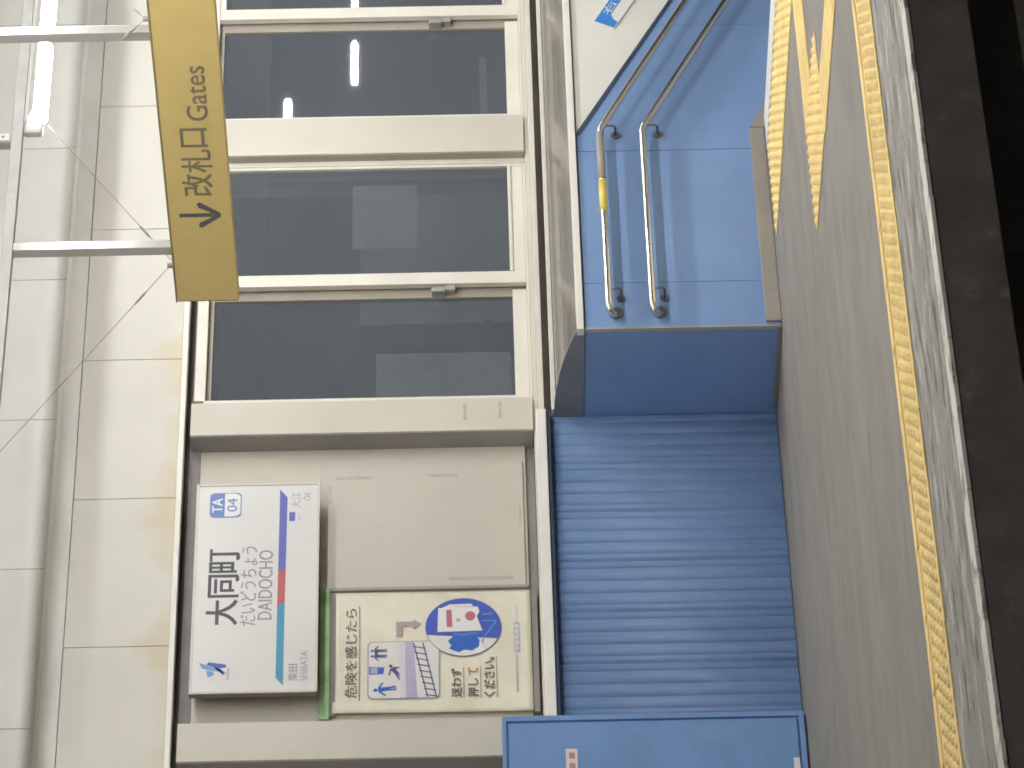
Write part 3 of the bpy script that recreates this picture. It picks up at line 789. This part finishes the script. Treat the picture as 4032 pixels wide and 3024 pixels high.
# ================================================================== RACEWAY AND LAMPS
RZ_ = 3.473
rw = empty('lamp_raceway', (13, 12.515, RZ_), 'long grey raceway carrying the fluorescent lamps over the platform', 'cable raceway')
box('channel', 6.0, 22.0, 12.492, 12.540, RZ_, RZ_ + .050, 'galv', rw, .003)
for hx in (9.2, 12.845, 16.4, 20):
    b = box('suspension', hx - .028, hx + .028, 12.495, 12.537, RZ_ + .0505, 4.249, 'galv', rw, .002)
    box('clamp', hx - .022, hx + .022, 12.486, 12.4945, RZ_ + .056, RZ_ + .11, 'lamp_body', b, .004)
    G().tube([(hx, 12.4855, RZ_ + .085), (hx, 12.4845, RZ_ + .085)], .008, 10).build('bolt_hole', 'dark_gap', b)
def lamp_proto():
    root = empty('fluorescent_lamp', (0, 0, 0))
    hg = G().prism([(-.018, 0), (.018, 0), (.030, -.018), (-.030, -.018)], 'x', -.262, .262); hg.build('housing', 'lamp_body', root)
    G().prism([(-.03, -.0185), (.03, -.0185), (.088, -.071), (.085, -.074), (.028, -.022), (-.028, -.022), (-.070, -.045), (-.073, -.042)], 'x', -.25, .25).build('reflector', 'lamp_body', root)
    G().tube([(-.252, 0, -.062), (-.246, 0, -.062), (-.235, 0, -.062), (.235, 0, -.062), (.246, 0, -.062), (.252, 0, -.062)], [.010, .028, .040, .040, .028, .010], 16).build('tube', 'tube', root, True)
    for s in (-1, 1): G().box(s * .267 - .009, s * .267 + .009, -.017, .017, -.085, -.0005, .004).build('socket', 'lamp_socket', root)
    return root
proto = lamp_proto()
strong_me = [c for c in proto.children if c.name.startswith('tube')][0].data.copy()
strong_me.materials.clear(); strong_me.materials.append(M['edge_tube'])
def lamp(x, y, z, label, group, first=False, strong=False):
    r = proto if first else proto.copy()
    if not first:
        C.objects.link(r)
        for ch in list(proto.children):
            c = ch.copy(); C.objects.link(c); c.parent = r
            if strong and ch.name.startswith('tube'): c.data = strong_me
            if strong and ch.name.startswith('reflector'): bpy.data.objects.remove(c)
    r.location = (x, y, z); tag(r, label, 'lamp', group)
    return r
PITCH_L = .548
L1 = lamp(13.222, 12.516, RZ_ - .001, 'bright fluorescent lamp at the near end of the raceway, whole in view', 'fluorescent lamps on the raceway', True)
box('end_socket', 12.885, 12.945, 12.497, 12.535, 3.388, RZ_ - .002, 'lamp_socket', rw, .012)
lamp(13.222 + PITCH_L, 12.516, RZ_ - .001, 'bright fluorescent lamp cut by the picture edge, next along the raceway', 'fluorescent lamps on the raceway')
for k in range(2, 13):
    lamp(13.222 + PITCH_L * k, 12.516, RZ_ - .001, 'fluorescent lamp further along the raceway beyond the picture edge', 'further fluorescent lamps on the raceway')
rw2 = empty('lamp_raceway', (14, 10.05, RZ_), 'second grey raceway with lamps over the platform edge, above the picture', 'cable raceway')
box('channel', 6.0, 22.0, 10.02, 10.07, RZ_ + .1, RZ_ + .15, 'galv', rw2, .003)
for hx in (7, 11, 15, 19): box('suspension', hx - .02, hx + .02, 10.03, 10.06, RZ_ + .1505, 4.249, 'galv', rw2)
for k in range(11):
    lamp(7.8 + 1.1 * k, 10.045, RZ_ + .099, 'fluorescent lamp over the platform edge, above the picture', 'fluorescent lamps over the platform edge', strong=True)
for k in range(7):
    lamp(2.6 + 1.5 * k, 1.5, 3.6, 'fluorescent lamp of the opposite platform, above the photographer', 'lamps above the opposite platform edge', strong=True)
# lamps of the opposite platform, mirrored in the windows
lamp(32.26, -2.0, 3.53, 'distant fluorescent lamp mirrored in the station window beside the wide pillar', 'lamps of the opposite canopy', strong=True)
for k in range(2):
    r = lamp(39.49 + 1.32 * k, -8.0, 3.02, 'distant long fluorescent lamp of the far row mirrored in the station window', 'lamps of the far row', strong=True)
    r.scale.x = 1.63
tag(box('opposite_canopy', -12, 60, -9.5, 3.0, 4.2, 4.3, 'roof'), kind='structure')
